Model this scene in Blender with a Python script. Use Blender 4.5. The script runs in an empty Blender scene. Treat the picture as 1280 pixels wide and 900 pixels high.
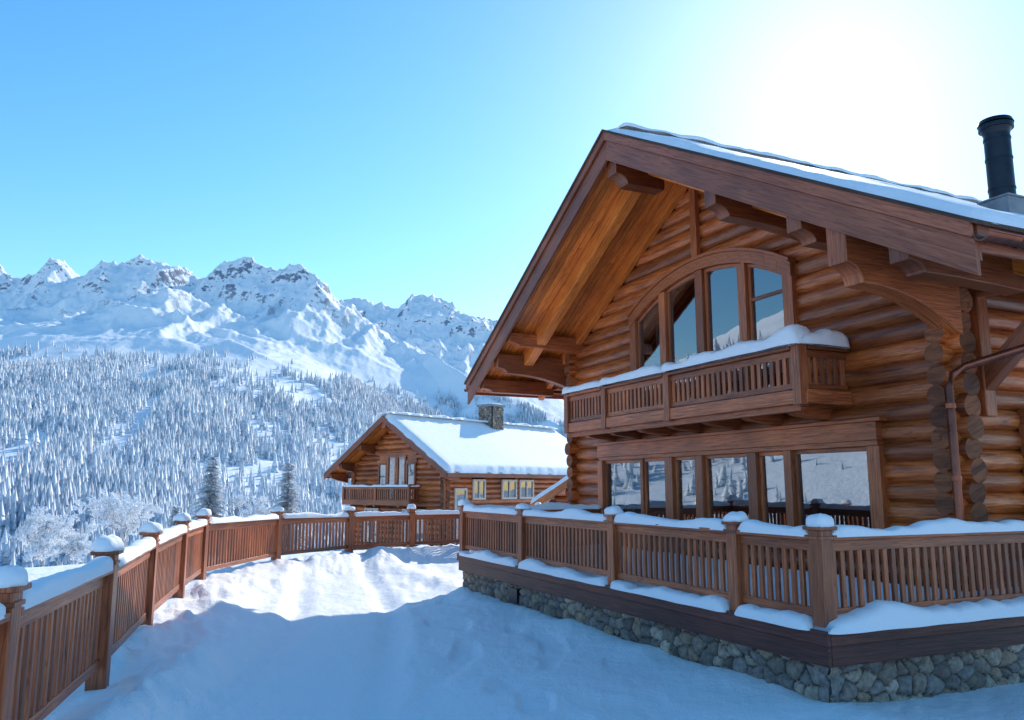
import bpy, math, random
import numpy as np
from mathutils import Vector, Matrix, noise as mnoise
random.seed(7); rng=np.random.default_rng(11)
scene=bpy.context.scene
SUN_EL=math.radians(28); SUN_AZ=math.radians(23.5)
V=Vector
# ------------------------------------------------------------ materials
def newmat(name):
    m=bpy.data.materials.new(name); m.use_nodes=True
    nt=m.node_tree; b=nt.nodes['Principled BSDF']; return m,nt,b
def N(nt,t,**k):
    n=nt.nodes.new(t)
    for a,v in k.items(): setattr(n,a,v)
    return n
def ramp(nt,stops):
    r=N(nt,'ShaderNodeValToRGB'); e=r.color_ramp.elements
    while len(e)<len(stops): e.new(0.5)
    for i,(p,c) in enumerate(stops):
        e[i].position=p; e[i].color=(c[0],c[1],c[2],1)
    return r
def math_(nt,op,a,b=None):
    n=N(nt,'ShaderNodeMath',operation=op)
    for i,x in enumerate((a,b)):
        if x is None: continue
        if isinstance(x,(int,float)): n.inputs[i].default_value=x
        else: nt.links.new(x,n.inputs[i])
    return n.outputs[0]
def mix(nt,f,a,b,mode='MIX'):
    n=N(nt,'ShaderNodeMix',data_type='RGBA',blend_type=mode)
    L=nt.links.new
    if isinstance(f,(int,float)): n.inputs[0].default_value=f
    else: L(f,n.inputs[0])
    for i,x in ((6,a),(7,b)):
        if isinstance(x,tuple): n.inputs[i].default_value=(*x,1)
        else: L(x,n.inputs[i])
    return n.outputs[2]
def wood(name,dark,mid,light,rough=0.5,grain=26,bump=0.35,coat=0.0,var=1.0):
    m,nt,b=newmat(name); L=nt.links.new
    at=N(nt,'ShaderNodeAttribute',attribute_name='rnd')
    uv=N(nt,'ShaderNodeUVMap')
    off=N(nt,'ShaderNodeVectorMath',operation='MULTIPLY_ADD')
    L(uv.outputs[0],off.inputs[0]); off.inputs[1].default_value=(1.3,grain,1)
    cb=N(nt,'ShaderNodeCombineXYZ'); s=math_(nt,'MULTIPLY',at.outputs['Fac'],97.0)
    L(s,cb.inputs[0]); L(s,cb.inputs[1]); L(s,cb.inputs[2]); L(cb.outputs[0],off.inputs[2])
    n1=N(nt,'ShaderNodeTexNoise'); n1.inputs['Scale'].default_value=1.6; n1.inputs['Detail'].default_value=4; n1.inputs['Roughness'].default_value=.68; n1.inputs['Distortion'].default_value=.5
    L(off.outputs[0],n1.inputs['Vector'])
    r=ramp(nt,[(0.32,dark),(0.5,mid),(0.72,light)]); L(n1.outputs['Fac'],r.inputs[0])
    r2=ramp(nt,[(0,(.54,.50,.48)),(.5,(1,1,1)),(1,(1.28,1.22,1.14))]); L(at.outputs['Fac'],r2.inputs[0])
    c=mix(nt,var,r.outputs[0],r2.outputs[0],'MULTIPLY')
    tc=N(nt,'ShaderNodeTexCoord'); n2=N(nt,'ShaderNodeTexNoise'); n2.inputs['Scale'].default_value=.9; n2.inputs['Detail'].default_value=1
    L(tc.outputs['Object'],n2.inputs['Vector'])
    r3=ramp(nt,[(.3,(.68,.63,.61)),(.65,(1.1,1.1,1.1))]); L(n2.outputs['Fac'],r3.inputs[0])
    c=mix(nt,1.0,c,r3.outputs[0],'MULTIPLY')
    n3=N(nt,'ShaderNodeTexNoise'); n3.inputs['Scale'].default_value=.8; n3.inputs['Detail'].default_value=1
    off2=N(nt,'ShaderNodeVectorMath',operation='MULTIPLY_ADD'); L(uv.outputs[0],off2.inputs[0]); off2.inputs[1].default_value=(.9,grain*.9,1); L(cb.outputs[0],off2.inputs[2]); L(off2.outputs[0],n3.inputs['Vector'])
    r4=ramp(nt,[(.485,(1,1,1)),(.5,(.22,.17,.17)),(.515,(1,1,1))]); L(n3.outputs['Fac'],r4.inputs[0])
    c=mix(nt,.7,c,mix(nt,1.0,c,r4.outputs[0],'MULTIPLY'))
    L(c,b.inputs['Base Color']); b.inputs['Roughness'].default_value=rough
    if coat: b.inputs['Coat Weight'].default_value=coat; b.inputs['Coat Roughness'].default_value=.28
    bp=N(nt,'ShaderNodeBump'); bp.inputs['Strength'].default_value=bump; bp.inputs['Distance'].default_value=.02
    L(n1.outputs['Fac'],bp.inputs['Height']); L(bp.outputs[0],b.inputs['Normal'])
    return m
M_log=wood('log_wood',(.18,.040,.011),(.49,.128,.027),(.72,.245,.068),.38,grain=16,coat=.3,bump=.5)
M_soffit=wood('soffit_wood',(.42,.095,.014),(.76,.21,.034),(.88,.34,.07),.42,coat=.2)
M_beam=wood('beam_wood',(.16,.040,.014),(.37,.094,.028),(.54,.17,.056),.45,coat=.2)
M_barge=wood('bargeboard_wood',(.17,.045,.022),(.33,.095,.043),(.46,.155,.075),.5,coat=.15)
M_rail=wood('railing_wood',(.16,.038,.014),(.39,.102,.031),(.60,.19,.066),.45,coat=.2)
M_trim=wood('window_trim_wood',(.22,.056,.017),(.46,.125,.036),(.62,.21,.07),.42,coat=.25)
M_fascia=wood('deck_fascia_wood',(.055,.016,.011),(.11,.030,.020),(.19,.056,.036),.5)
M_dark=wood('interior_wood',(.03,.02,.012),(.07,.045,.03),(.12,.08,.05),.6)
M_end=wood('log_end_grain',(.08,.024,.008),(.21,.065,.022),(.33,.12,.046),.7,grain=8)
M_shingle=wood('roof_shingle',(.05,.028,.02),(.10,.055,.04),(.16,.09,.06),.8)
def snowmat(name,scale,bump,dist,col=(.92,.925,.935)):
    m,nt,b=newmat(name); L=nt.links.new
    tc=N(nt,'ShaderNodeTexCoord'); n=N(nt,'ShaderNodeTexNoise'); n.inputs['Scale'].default_value=scale; n.inputs['Detail'].default_value=5; n.inputs['Roughness'].default_value=.6
    L(tc.outputs['Object'],n.inputs['Vector'])
    b.inputs['Base Color'].default_value=(*col,1); b.inputs['Roughness'].default_value=.75
    b.inputs['Specular IOR Level'].default_value=.25
    bp=N(nt,'ShaderNodeBump'); bp.inputs['Strength'].default_value=bump; bp.inputs['Distance'].default_value=dist
    L(n.outputs['Fac'],bp.inputs['Height']); L(bp.outputs[0],b.inputs['Normal'])
    return m
M_snow=snowmat('snow',7,.35,.05)
def simple(name,col,rough=.5,metal=0.0,var=.25,scale=6):
    m,nt,b=newmat(name); L=nt.links.new
    tc=N(nt,'ShaderNodeTexCoord'); n=N(nt,'ShaderNodeTexNoise'); n.inputs['Scale'].default_value=scale; n.inputs['Detail'].default_value=3
    L(tc.outputs['Object'],n.inputs['Vector'])
    r=ramp(nt,[(.3,tuple(c*(1-var) for c in col)),(.7,tuple(c*(1+var) for c in col))]); L(n.outputs['Fac'],r.inputs[0])
    L(r.outputs[0],b.inputs['Base Color']); b.inputs['Roughness'].default_value=rough; b.inputs['Metallic'].default_value=metal
    rr=ramp(nt,[(.3,(rough*.8,)*3),(.7,(min(1,rough*1.25),)*3)]); L(n.outputs['Fac'],rr.inputs[0]); L(rr.outputs[0],b.inputs['Roughness'])
    return m
M_copper=simple('copper_pipe',(.24,.08,.05),.3,.75)
M_black=simple('black_metal',(.016,.022,.032),.35,.6)
M_flash=simple('lead_flashing',(.22,.23,.25),.5,.5)
M_curtain=simple('curtain_cloth',(.55,.53,.5),.9,0)
M_whiteframe=simple('pale_window_frame',(.62,.55,.48),.5,0,.1)
M_bark=simple('frosted_bark',(.45,.44,.44),.9)
M_frost=simple('frost_foliage',(.89,.90,.92),.85,0,.04,3)
M_needle=simple('snowy_needles',(.70,.74,.78),.85,0,.2,2.2)
m,nt,b=newmat('window_glass'); M_glass=m
nt.nodes.remove(b); out=nt.nodes['Material Output']
tr=N(nt,'ShaderNodeBsdfTransparent'); tr.inputs[0].default_value=(.5,.55,.58,1)
gl=N(nt,'ShaderNodeBsdfGlossy'); gl.inputs['Roughness'].default_value=.012; gl.inputs[0].default_value=(.88,.94,1,1)
fr=N(nt,'ShaderNodeFresnel'); fr.inputs[0].default_value=1.5
tcg=N(nt,'ShaderNodeTexCoord'); ng=N(nt,'ShaderNodeTexNoise'); ng.inputs['Scale'].default_value=.8; nt.links.new(tcg.outputs['Object'],ng.inputs['Vector'])
bg=N(nt,'ShaderNodeBump'); bg.inputs['Strength'].default_value=.05; bg.inputs['Distance'].default_value=.05; nt.links.new(ng.outputs['Fac'],bg.inputs['Height']); nt.links.new(bg.outputs[0],gl.inputs['Normal'])
ms=N(nt,'ShaderNodeMixShader'); nt.links.new(math_(nt,'ADD',fr.outputs[0],.24),ms.inputs[0]); nt.links.new(tr.outputs[0],ms.inputs[1]); nt.links.new(gl.outputs[0],ms.inputs[2]); nt.links.new(ms.outputs[0],out.inputs[0])
# stone: colour attribute
m,nt,b=newmat('field_stone'); M_stone=m
at=N(nt,'ShaderNodeAttribute',attribute_name='Col'); tc=N(nt,'ShaderNodeTexCoord'); n=N(nt,'ShaderNodeTexNoise'); n.inputs['Scale'].default_value=18; n.inputs['Detail'].default_value=5
nt.links.new(tc.outputs['Object'],n.inputs['Vector']); r=ramp(nt,[(.3,(.6,.6,.6)),(.7,(1.3,1.3,1.3))]); nt.links.new(n.outputs['Fac'],r.inputs[0])
nt.links.new(mix(nt,1.0,at.outputs['Color'],r.outputs[0],'MULTIPLY'),b.inputs['Base Color']); b.inputs['Roughness'].default_value=.85
bp=N(nt,'ShaderNodeBump'); bp.inputs['Strength'].default_value=.5; bp.inputs['Distance'].default_value=.01; nt.links.new(n.outputs['Fac'],bp.inputs['Height']); nt.links.new(bp.outputs[0],b.inputs['Normal'])
# ------------------------------------------------------------ mesh builder
class MB:
    def __init__(s): s.v=[]; s.f=[]; s.uv=[]; s.r=[]; s.s=[]
    def face(s,idx,uv,r,sm=False): s.f.append(tuple(idx)); s.uv.extend(uv); s.r.append(r); s.s.append(sm)
    def beam(s,p0,p1,w,h,up=(0,0,1),r=None):
        p0=V(p0);p1=V(p1);d=p1-p0;l=d.length;d.normalize(); up=V(up)
        side=d.cross(up); 
        if side.length<1e-4: side=V((1,0,0))
        side.normalize(); u=side.cross(d).normalized()
        if r is None: r=random.random()
        o=len(s.v); a=side*w/2; c=u*h/2
        for p in (p0,p1):
            for (i,j) in ((-1,-1),(1,-1),(1,1),(-1,1)): s.v.append(p+a*i+c*j)
        k=random.random()*.3
        for (q,wd) in (((0,1,5,4),w),((1,2,6,5),h),((2,3,7,6),w),((3,0,4,7),h)):
            s.face([o+i for i in q],[(0,k),(0,k+wd),(l,k+wd),(l,k)],r)
            k+=wd
        s.face([o+3,o+2,o+1,o],[(0,0),(w*.1,0),(w*.1,h),(0,h)],r); s.face([o+4,o+5,o+6,o+7],[(0,0),(w*.1,0),(w*.1,h),(0,h)],r)
    def box(s,x0,x1,y0,y1,z0,z1,r=None):
        dx,dy,dz=abs(x1-x0),abs(y1-y0),abs(z1-z0); cx,cy,cz=(x0+x1)/2,(y0+y1)/2,(z0+z1)/2
        if dx>=dy and dx>=dz: s.beam((x0,cy,cz),(x1,cy,cz),dy,dz,r=r)
        elif dy>=dz: s.beam((cx,y0,cz),(cx,y1,cz),dx,dz,r=r)
        else: s.beam((cx,cy,z0),(cx,cy,z1),dx,dy,up=(0,1,0),r=r)
    def log(s,p0,p1,rad,ends=None,seg=16,r=None):
        p0=V(p0);p1=V(p1);d=p1-p0;l=d.length
        if l<.05: return
        d.normalize(); side=d.cross(V((0,0,1))).normalized(); u=side.cross(d)
        if r is None: r=random.random()
        n=max(2,int(l/.45)+1); o=len(s.v); sd=random.random()*50
        for i in range(n+1):
            c=p0+d*(l*i/n); 
            for j in range(seg):
                a=2*math.pi*j/seg; rr=rad*(1+.05*mnoise.noise(V((i*.45*1.3+sd,math.cos(a)*.8,math.sin(a)*.8))))
                s.v.append(c+side*math.cos(a)*rr+u*math.sin(a)*rr)
        for i in range(n):
            for j in range(seg):
                j2=(j+1)%seg; a0=j/seg*2*math.pi*rad; a1=(j+1)/seg*2*math.pi*rad
                s.face((o+i*seg+j,o+i*seg+j2,o+(i+1)*seg+j2,o+(i+1)*seg+j),[(l*i/n,a0),(l*i/n,a1),(l*(i+1)/n,a1),(l*(i+1)/n,a0)],r,True)
        if ends is not None:
            for (k,sg) in ((0,-1),(n,1)):
                o2=len(ends.v)
                for j in range(seg): ends.v.append(s.v[o+k*seg+j]+d*.001*sg)
                idx=[o2+j for j in range(seg)]
                if sg>0: idx=idx[::-1]
                ends.face(idx,[(math.cos(2*math.pi*j/seg)*.15,math.sin(2*math.pi*j/seg)*.15) for j in range(seg)],random.random())
    def extr(s,poly,vec,r=None):
        poly=[V(p) for p in poly]; vec=V(vec); n=len(poly); o=len(s.v)
        if r is None: r=random.random()
        s.v.extend(poly); s.v.extend([p+vec for p in poly])
        ax=(poly[1]-poly[0]).normalized(); nrm=vec.normalized(); ay=nrm.cross(ax)
        def uvp(p): return ((p-poly[0]).dot(ax),(p-poly[0]).dot(ay))
        s.face([o+i for i in range(n)],[uvp(p) for p in poly],r); s.face([o+n+i for i in reversed(range(n))],[uvp(poly[i]) for i in reversed(range(n))],r)
        t=0;w=vec.length
        for i in range(n):
            j=(i+1)%n; e=(poly[j]-poly[i]).length
            s.face((o+j,o+i,o+n+i,o+n+j),[(t+e,0),(t,0),(t,w),(t+e,w)],r); t+=e
    def tube(s,pts,rad,seg=12,r=.5,cap=True):
        pts=[V(p) for p in pts]; o=len(s.v); n=len(pts); rads=rad if isinstance(rad,(list,tuple)) else [rad]*n
        ref=V((.31,.2,.93))
        for i,p in enumerate(pts):
            d=(pts[min(i+1,n-1)]-pts[max(i-1,0)]).normalized()
            rf=ref if abs(d.dot(ref))<.95 else V((1,0,0))
            a=d.cross(rf).normalized(); b=a.cross(d)
            for j in range(seg):
                t=2*math.pi*j/seg; s.v.append(p+a*math.cos(t)*rads[i]+b*math.sin(t)*rads[i])
        for i in range(n-1):
            for j in range(seg):
                j2=(j+1)%seg; s.face((o+i*seg+j,o+i*seg+j2,o+(i+1)*seg+j2,o+(i+1)*seg+j),[(i,j*.05),(i,j*.05+.05),(i+1,j*.05+.05),(i+1,j*.05)],r,True)
        if cap:
            for k in (0,n-1):
                o2=len(s.v); s.v.extend([s.v[o+k*seg+j] for j in range(seg)]); s.face([o2+j for j in range(seg)],[(0,0)]*seg,r)
    def strip(s,A,B,w,h,gap=0.0):
        A=V(A);B=V(B);d=B-A;l=d.length
        if l<.05:return
        d.normalize(); side=d.cross(V((0,0,1))).normalized(); n=max(6,int(l/.07)); K=9; o=len(s.v); sd=random.random()*90
        for i in range(n+1):
            t=l*i/n; e=min(t,l-t); f=min(1,math.sqrt(max(e,0)/.09+.0004))
            hh=h*f*(.82+.75*mnoise.noise(V((t*1.1+sd,0,0)))+.25*mnoise.noise(V((t*5+sd,3,0))))
            ww=w*(1+.16*mnoise.noise(V((t*2.2+sd,7,0))))*(.7+.3*f); sh=.08*w*mnoise.noise(V((t*1.7+sd,19,0)))
            for k in range(K):
                a=math.pi*k/(K-1); cc=math.cos(a); ss=math.sin(a)
                x=math.copysign(abs(cc)**.75,cc)*ww/2+sh; z=(ss**.62)*hh-.02*(1 if k in(0,K-1) else 0)
                s.v.append(A+d*t+side*x+V((0,0,z)))
        for i in range(n):
            for k in range(K-1):
                s.face((o+i*K+k,o+i*K+k+1,o+(i+1)*K+k+1,o+(i+1)*K+k),[(0,0)]*4,.5,True)
        s.face([o+k for k in range(K)],[(0,0)]*K,.5); s.face([o+n*K+k for k in range(K)],[(0,0)]*K,.5)
    def dome(s,C,r,h,sq=.72):
        C=V(C); o=len(s.v); R=6;S=18; sd=random.random()*40; tx=random.uniform(-.15,.15); ty=random.uniform(-.15,.15)
        for i in range(R):
            a=math.pi/2*i/R
            for j in range(S):
                t=2*math.pi*j/S; c,q=math.cos(t),math.sin(t)
                f=1+.22*mnoise.noise(V((c*1.3+sd,q*1.3,i*.3)))
                s.v.append(C+V((math.copysign(abs(c)**sq,c)*r*math.cos(a)**.7*f+tx*h*math.sin(a),math.copysign(abs(q)**sq,q)*r*math.cos(a)**.7*f+ty*h*math.sin(a),h*math.sin(a)**.9*f)))
        s.v.append(C+V((tx*h,ty*h,h)))
        for i in range(R-1):
            for j in range(S):
                j2=(j+1)%S; s.face((o+i*S+j,o+i*S+j2,o+(i+1)*S+j2,o+(i+1)*S+j),[(0,0)]*4,.5,True)
        for j in range(S): s.face((o+(R-1)*S+j,o+(R-1)*S+(j+1)%S,o+R*S),[(0,0)]*3,.5,True)
        s.face([o+j for j in reversed(range(S))],[(0,0)]*S,.5)
    def slab(s,O,ux,uy,lx,ly,th,step=.14,nsc=.8,seed=0,wav=.05,amp=1.0):
        O=V(O);ux=V(ux).normalized();uy=V(uy).normalized();nx=int(lx/step);ny=int(ly/step);o=len(s.v)
        for i in range(nx+1):
            for j in range(ny+1):
                x=lx*i/nx;y=ly*j/ny; e=min(x,lx-x,y,ly-y)
                n=mnoise.noise(V((x*nsc+seed,y*nsc,seed*.7)))
                n2=mnoise.noise(V((x*2.6+seed,y*2.6,seed)))
                t=th*(1-math.exp(-e/.10))*(1+(.35*n+.12*n2)*amp)-.01*(e<1e-6)
                sx=0;sy=0
                if e<step*1.5:
                    sx=(wav*mnoise.noise(V((y*1.9,seed,5))) if min(x,lx-x)<step*1.5 else 0); sy=(wav*mnoise.noise(V((x*1.9,seed,9))) if min(y,ly-y)<step*1.5 else 0)
                s.v.append(O+ux*(x+sx)+uy*(y+sy)+V((0,0,t)))
        w=ny+1
        for i in range(nx):
            for j in range(ny):
                s.face((o+i*w+j,o+(i+1)*w+j,o+(i+1)*w+j+1,o+i*w+j+1),[(0,0)]*4,.5,True)
    def obj(s,name,mat,parent=None,off=None,bevel=0):
        me=bpy.data.meshes.new(name); me.from_pydata([tuple(p) for p in s.v],[],s.f); 
        uvl=me.uv_layers.new(name='UVMap'); uvl.data.foreach_set('uv',np.array(s.uv,dtype=np.float32).ravel())
        a=me.attributes.new('rnd','FLOAT','FACE'); a.data.foreach_set('value',np.array(s.r,dtype=np.float32))
        me.polygons.foreach_set('use_smooth',np.array(s.s,dtype=bool)); me.materials.append(mat); me.update()
        ob=bpy.data.objects.new(name,me); scene.collection.objects.link(ob)
        if parent: ob.parent=parent
        if off is not None: ob.location=off
        if bevel:
            md=ob.modifiers.new('bevel','BEVEL'); md.width=bevel; md.segments=2; md.limit_method='ANGLE'; md.angle_limit=math.radians(50)
        return ob
def empty(name,loc,rot=0):
    e=bpy.data.objects.new(name,None); scene.collection.objects.link(e); e.location=loc; e.rotation_euler=(0,0,rot); e.empty_display_size=1; return e

# ------------------------------------------------------------ terrain
def h2(ix,iy,seed):
    ix=ix.astype(np.int64);iy=iy.astype(np.int64)
    h=(ix*374761393+iy*668265263+seed*974634777)&0xffffffff
    h=((h^(h>>13))*1274126177)&0xffffffff; h=((h^(h>>16))*2246822519)&0xffffffff
    return ((h^(h>>15))&0xffffff)/float(0xffffff)
def vn(x,y,seed=0):
    xi=np.floor(x);yi=np.floor(y);fx=x-xi;fy=y-yi
    fx=fx*fx*fx*(fx*(fx*6-15)+10);fy=fy*fy*fy*(fy*(fy*6-15)+10)
    a=h2(xi,yi,seed);b=h2(xi+1,yi,seed);c=h2(xi,yi+1,seed);d=h2(xi+1,yi+1,seed)
    return (a*(1-fx)+b*fx)*(1-fy)+(c*(1-fx)+d*fx)*fy
def fbm(x,y,o=5,seed=0,g=.5):
    t=0;a=1;s=0
    for i in range(o):
        t=t+a*vn(x*2**i+i*17.3,y*2**i-i*9.1,seed+i);s+=a;a*=g
    return t/s
def ridged(x,y,o=6,seed=0):
    t=0;a=1;s=0;w=1
    for i in range(o):
        n=1-np.abs(2*vn(x*2.03**i+i*31.7,y*2.03**i+i*11.3,seed+i)-1); n=n*n
        t=t+a*n*w; w=np.clip(n*1.6,0,1); s+=a; a*=.52
    return t/s
def sst(a,b,x):
    t=np.clip((x-a)/(b-a),0,1); return t*t*(3-2*t)
FENCE=[(-2.0,-.3),(-2.45,2.3),(-3.05,4.95),(-3.75,7.6),(-4.55,10.3),(-5.33,13.2),(-5.9,15.6),(-5.55,19.3),(-4.3,21.6),(-2.85,23.0),(-1.3,23.9),(.8,25.0)]
YARD=FENCE+[(4,27),(30,40),(70,20),(70,-50),(-25,-50),(-6,-6)]
def segd(x,y,a,b):
    ax,ay=a;bx,by=b;dx,dy=bx-ax,by-ay; t=np.clip(((x-ax)*dx+(y-ay)*dy)/(dx*dx+dy*dy),0,1)
    return np.hypot(x-ax-t*dx,y-ay-t*dy),t
CREST=[(-3000,2300,600),(-2300,2550,690),(-1850,2600,690),(-1708,2600,720),(-1600,2600,740),(-1540,2600,765),(-1450,2600,735),(-1390,2600,775),(-1313,2600,770),(-1250,2600,805),(-1200,2600,815),(-1140,2610,775),(-1042,2620,735),(-980,2600,755),(-908,2600,735),(-800,2600,700),(-740,2600,730),(-660,2600,695),(-558,2600,640),(-360,2450,480),(-88,2200,270),(200,2000,110)]
CREST2=[(-1100,3500,790),(-900,3500,800),(-640,3400,820),(-580,3400,835),(-470,3400,815),(-383,3400,895),(-300,3400,845),(-243,3400,815),(-121,3400,730),(206,3400,587),(900,3300,420),(2200,3200,380)]
SPUR=[(-1180,2600,790),(-1010,2300,600),(-900,2050,480),(-515,1700,262),(-266,1400,108),(-60,1200,10)]
SPUR2=[(-1600,2600,710),(-1400,2100,450),(-1150,1700,290)]
SPUR3=[(-740,2600,710),(-560,2350,480),(-330,2150,285)]
SPUR4=[(-383,3400,860),(-250,3000,540),(-60,2600,330)]
def terrain(x,y):
    ins=np.zeros(x.shape,bool); n=len(YARD)
    for i in range(n):
        x0,y0=YARD[i];x1,y1=YARD[(i+1)%n]
        c=((y0>y)!=(y1>y)); 
        if y1!=y0: ins^= c&(x<(x1-x0)*(y-y0)/(y1-y0)+x0)
    dy=np.full(x.shape,1e9)
    for i in range(n): dy=np.minimum(dy,segd(x,y,YARD[i],YARD[(i+1)%n])[0])
    df=np.full(x.shape,1e9)
    for i in range(len(FENCE)-1): df=np.minimum(df,segd(x,y,FENCE[i],FENCE[i+1])[0])
    dout=np.where(ins,0,dy)
    bw=np.where(ins,1.0+.5*fbm(x*.5,y*.5,2,5),3.0)
    r=np.hypot(x,y)
    near=sst(120,30,r)
    hb=-2.1+.36*np.exp(-(df/bw)**2)*(.75+.5*fbm(x*.8,y*.8,3,77))-65*(1-np.exp(-(dout/280)**1.5))
    hb=hb+ins*.14*np.exp(-((df-.6)/.4)**2)*sst(.38,.62,fbm(x*.7+3,y*.7,3,79))
    rel=(fbm(x*.45,y*.45,3,3)-.5)*.07+(fbm(x*2.1,y*2.1,4,9)-.5)*.045+(fbm(x*7,y*7,3,19)-.5)*.022
    u=x+.18*y+.25*np.sin(y*.35)
    rut=np.exp(-((u-.2)/.2)**2)+np.exp(-((u+1.35)/.2)**2)
    edge=np.exp(-((u-.55)/.13)**2)+np.exp(-((u+1.7)/.13)**2)
    rel=rel-.075*rut*(.4+1.0*fbm(x*1.6,y*1.6,3,21))*ins+.045*edge*fbm(x*3,y*3,3,22)*ins
    lump=np.clip(fbm(x*3.2,y*3.2,3,41)-.52,0,1)*.30
    gxx=x*2.6+.4*np.sin(y);gyy=y*1.7
    pr=np.clip(vn(gxx+5,gyy,71)-.66,0,.18)*np.exp(-((u-1.6)/1.4)**2)
    hb=hb+near*(rel+lump*(np.exp(-(df/1.3)**2)+.10)-.28*pr*ins)
    hb=hb+.24*np.exp(-((x-6.2)/1.3)**2-((y-7.2)/1.0)**2)
    wx_=.910*x+.4137*y
    hb=hb+ins*.16*np.exp(-((wx_-5.95)/.45)**2)*fbm(x*1.1,y*1.1,3,88)
    hb=hb+(1-near)*(fbm(x/60,y/60,5,13)-.5)*sst(60,300,r)*16
    wx=x+50*(fbm(x/300,y/300,3,51)-.5)*2; wy=y+90*(fbm(x/300,y/300,3,52)-.5)*2
    S=1-.6*sst(-560,-60,x)
    B=-75+(.27*np.clip(y-420,0,1330)+.10*np.clip(y-1750,0,5000))*S
    back=-75+.33*np.clip(r-420,0,700)*sst(-50,-500,y)
    left=-75+.42*np.clip(-x-420,0,1100)*sst(1500,500,y)
    B=np.maximum(np.maximum(B,back),left)
    mt=B
    for (pl,k) in ((CREST,.74),(CREST2,.70),(SPUR,.52),(SPUR2,.48),(SPUR3,.64),(SPUR4,.5)):
        best=np.full(x.shape,-1e9)
        for i in range(len(pl)-1):
            d,t=segd(wx*.3+x*.7,wy*.3+y*.7,pl[i][:2],pl[i+1][:2]); z=pl[i][2]*(1-t)+pl[i+1][2]*t
            best=np.maximum(best,z-k*d)
        mx=np.maximum(mt,best); mt=mx+9*np.log(np.exp((mt-mx)/9)+np.exp((best-mx)/9))
    A=18+112*sst(260,560,mt)
    rn=ridged(x/380+3.1,y/460+1.7,8,61)
    rn2=ridged(x/95+3.1,y/230+1.7,6,90)
    mt=mt+(rn-.45)*A+(rn2-.42)*A*.45
    mx=np.maximum(hb,mt); H=mx+6*np.log(np.exp((hb-mx)/6)+np.exp((mt-mx)/6))
    w=sst(150,320,r); H=hb*(1-w)+H*w
    tl=225+120*(fbm(x/230,y/260,4,33)-.5)*2+60*sst(-500,0,x)
    f=sst(40,-35,H-tl)*sst(170,260,r)
    st=fbm(x/60+.25*y/60,y/380,4,35); f=f*(.08+.92*sst(.33,.46,st))
    cl=fbm(x/150,y/150,4,36); f=f*(.08+.92*sst(.30,.41,cl))
    return H,f
fine=np.radians(np.arange(-39,39,.1)); mid=np.radians(np.arange(-95,-39,.5)); coarse=np.radians(np.arange(39,265,2.0)); th=np.concatenate([mid,fine,coarse])
r1=.5*1.0165**np.arange(0,270); r2=r1[-1]*1.0145**np.arange(1,240)
r2=r2[r2<1000]; r3=np.arange(r2[-1]+9,4300,9.0); rad=np.concatenate([r1,r2,r3])
RR,TT=np.meshgrid(rad,th,indexing='ij'); X=RR*np.sin(TT); Y=RR*np.cos(TT); H,Fm=terrain(X,Y)
def polar(name,i0,i1,mat):
    x=X[i0:i1];nr=i1-i0;nt_=len(th)
    co=np.stack([x,Y[i0:i1],H[i0:i1]],-1).reshape(-1,3)
    fo=Fm[i0:i1].ravel(); ex=0
    I,J=np.meshgrid(np.arange(nr-1),np.arange(nt_),indexing='ij'); J2=(J+1)%nt_
    q=np.stack([I*nt_+J,(I+1)*nt_+J,(I+1)*nt_+J2,I*nt_+J2],-1).reshape(-1,4)[:,::-1]
    tri=None
    if i0==0:
        co=np.vstack([co,[[0,0,-2.1]]]); fo=np.append(fo,0); c=len(co)-1
        j=np.arange(nt_); tri=np.stack([np.full(nt_,c),j,(j+1)%nt_],-1)[:,::-1]
    me=bpy.data.meshes.new(name); me.vertices.add(len(co)); me.vertices.foreach_set('co',co.astype(np.float32).ravel())
    li=q.ravel(); ls=np.arange(len(q))*4; 
    if tri is not None:
        ls=np.concatenate([ls,len(q)*4+np.arange(len(tri))*3]); li=np.concatenate([li,tri.ravel()])
    me.loops.add(len(li)); me.loops.foreach_set('vertex_index',li.astype(np.int32)); me.polygons.add(len(ls)); me.polygons.foreach_set('loop_start',ls.astype(np.int32))
    me.polygons.foreach_set('use_smooth',np.ones(len(ls),bool))
    a=me.attributes.new('forest','FLOAT','POINT'); a.data.foreach_set('value',fo.astype(np.float32))
    me.update(calc_edges=True); me.materials.append(mat)
    ob=bpy.data.objects.new(name,me); scene.collection.objects.link(ob); return ob
# near snow
m,nt,b=newmat('ground_snow'); L=nt.links.new; M_ground=m
tc=N(nt,'ShaderNodeTexCoord')
n1=N(nt,'ShaderNodeTexNoise'); n1.inputs['Scale'].default_value=3.2; n1.inputs['Detail'].default_value=6; n1.inputs['Roughness'].default_value=.66; L(tc.outputs['Object'],n1.inputs['Vector'])
n2=N(nt,'ShaderNodeTexNoise'); n2.inputs['Scale'].default_value=45; n2.inputs['Detail'].default_value=2; L(tc.outputs['Object'],n2.inputs['Vector'])
b.inputs['Base Color'].default_value=(.92,.925,.935,1); b.inputs['Roughness'].default_value=.6; b.inputs['Specular IOR Level'].default_value=.4
bp=N(nt,'ShaderNodeBump'); bp.inputs['Strength'].default_value=.5; bp.inputs['Distance'].default_value=.10; L(n1.outputs['Fac'],bp.inputs['Height'])
bp2=N(nt,'ShaderNodeBump'); bp2.inputs['Strength'].default_value=.5; bp2.inputs['Distance'].default_value=.012; L(n2.outputs['Fac'],bp2.inputs['Height']); L(bp.outputs[0],bp2.inputs['Normal']); L(bp2.outputs[0],b.inputs['Normal'])
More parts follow.
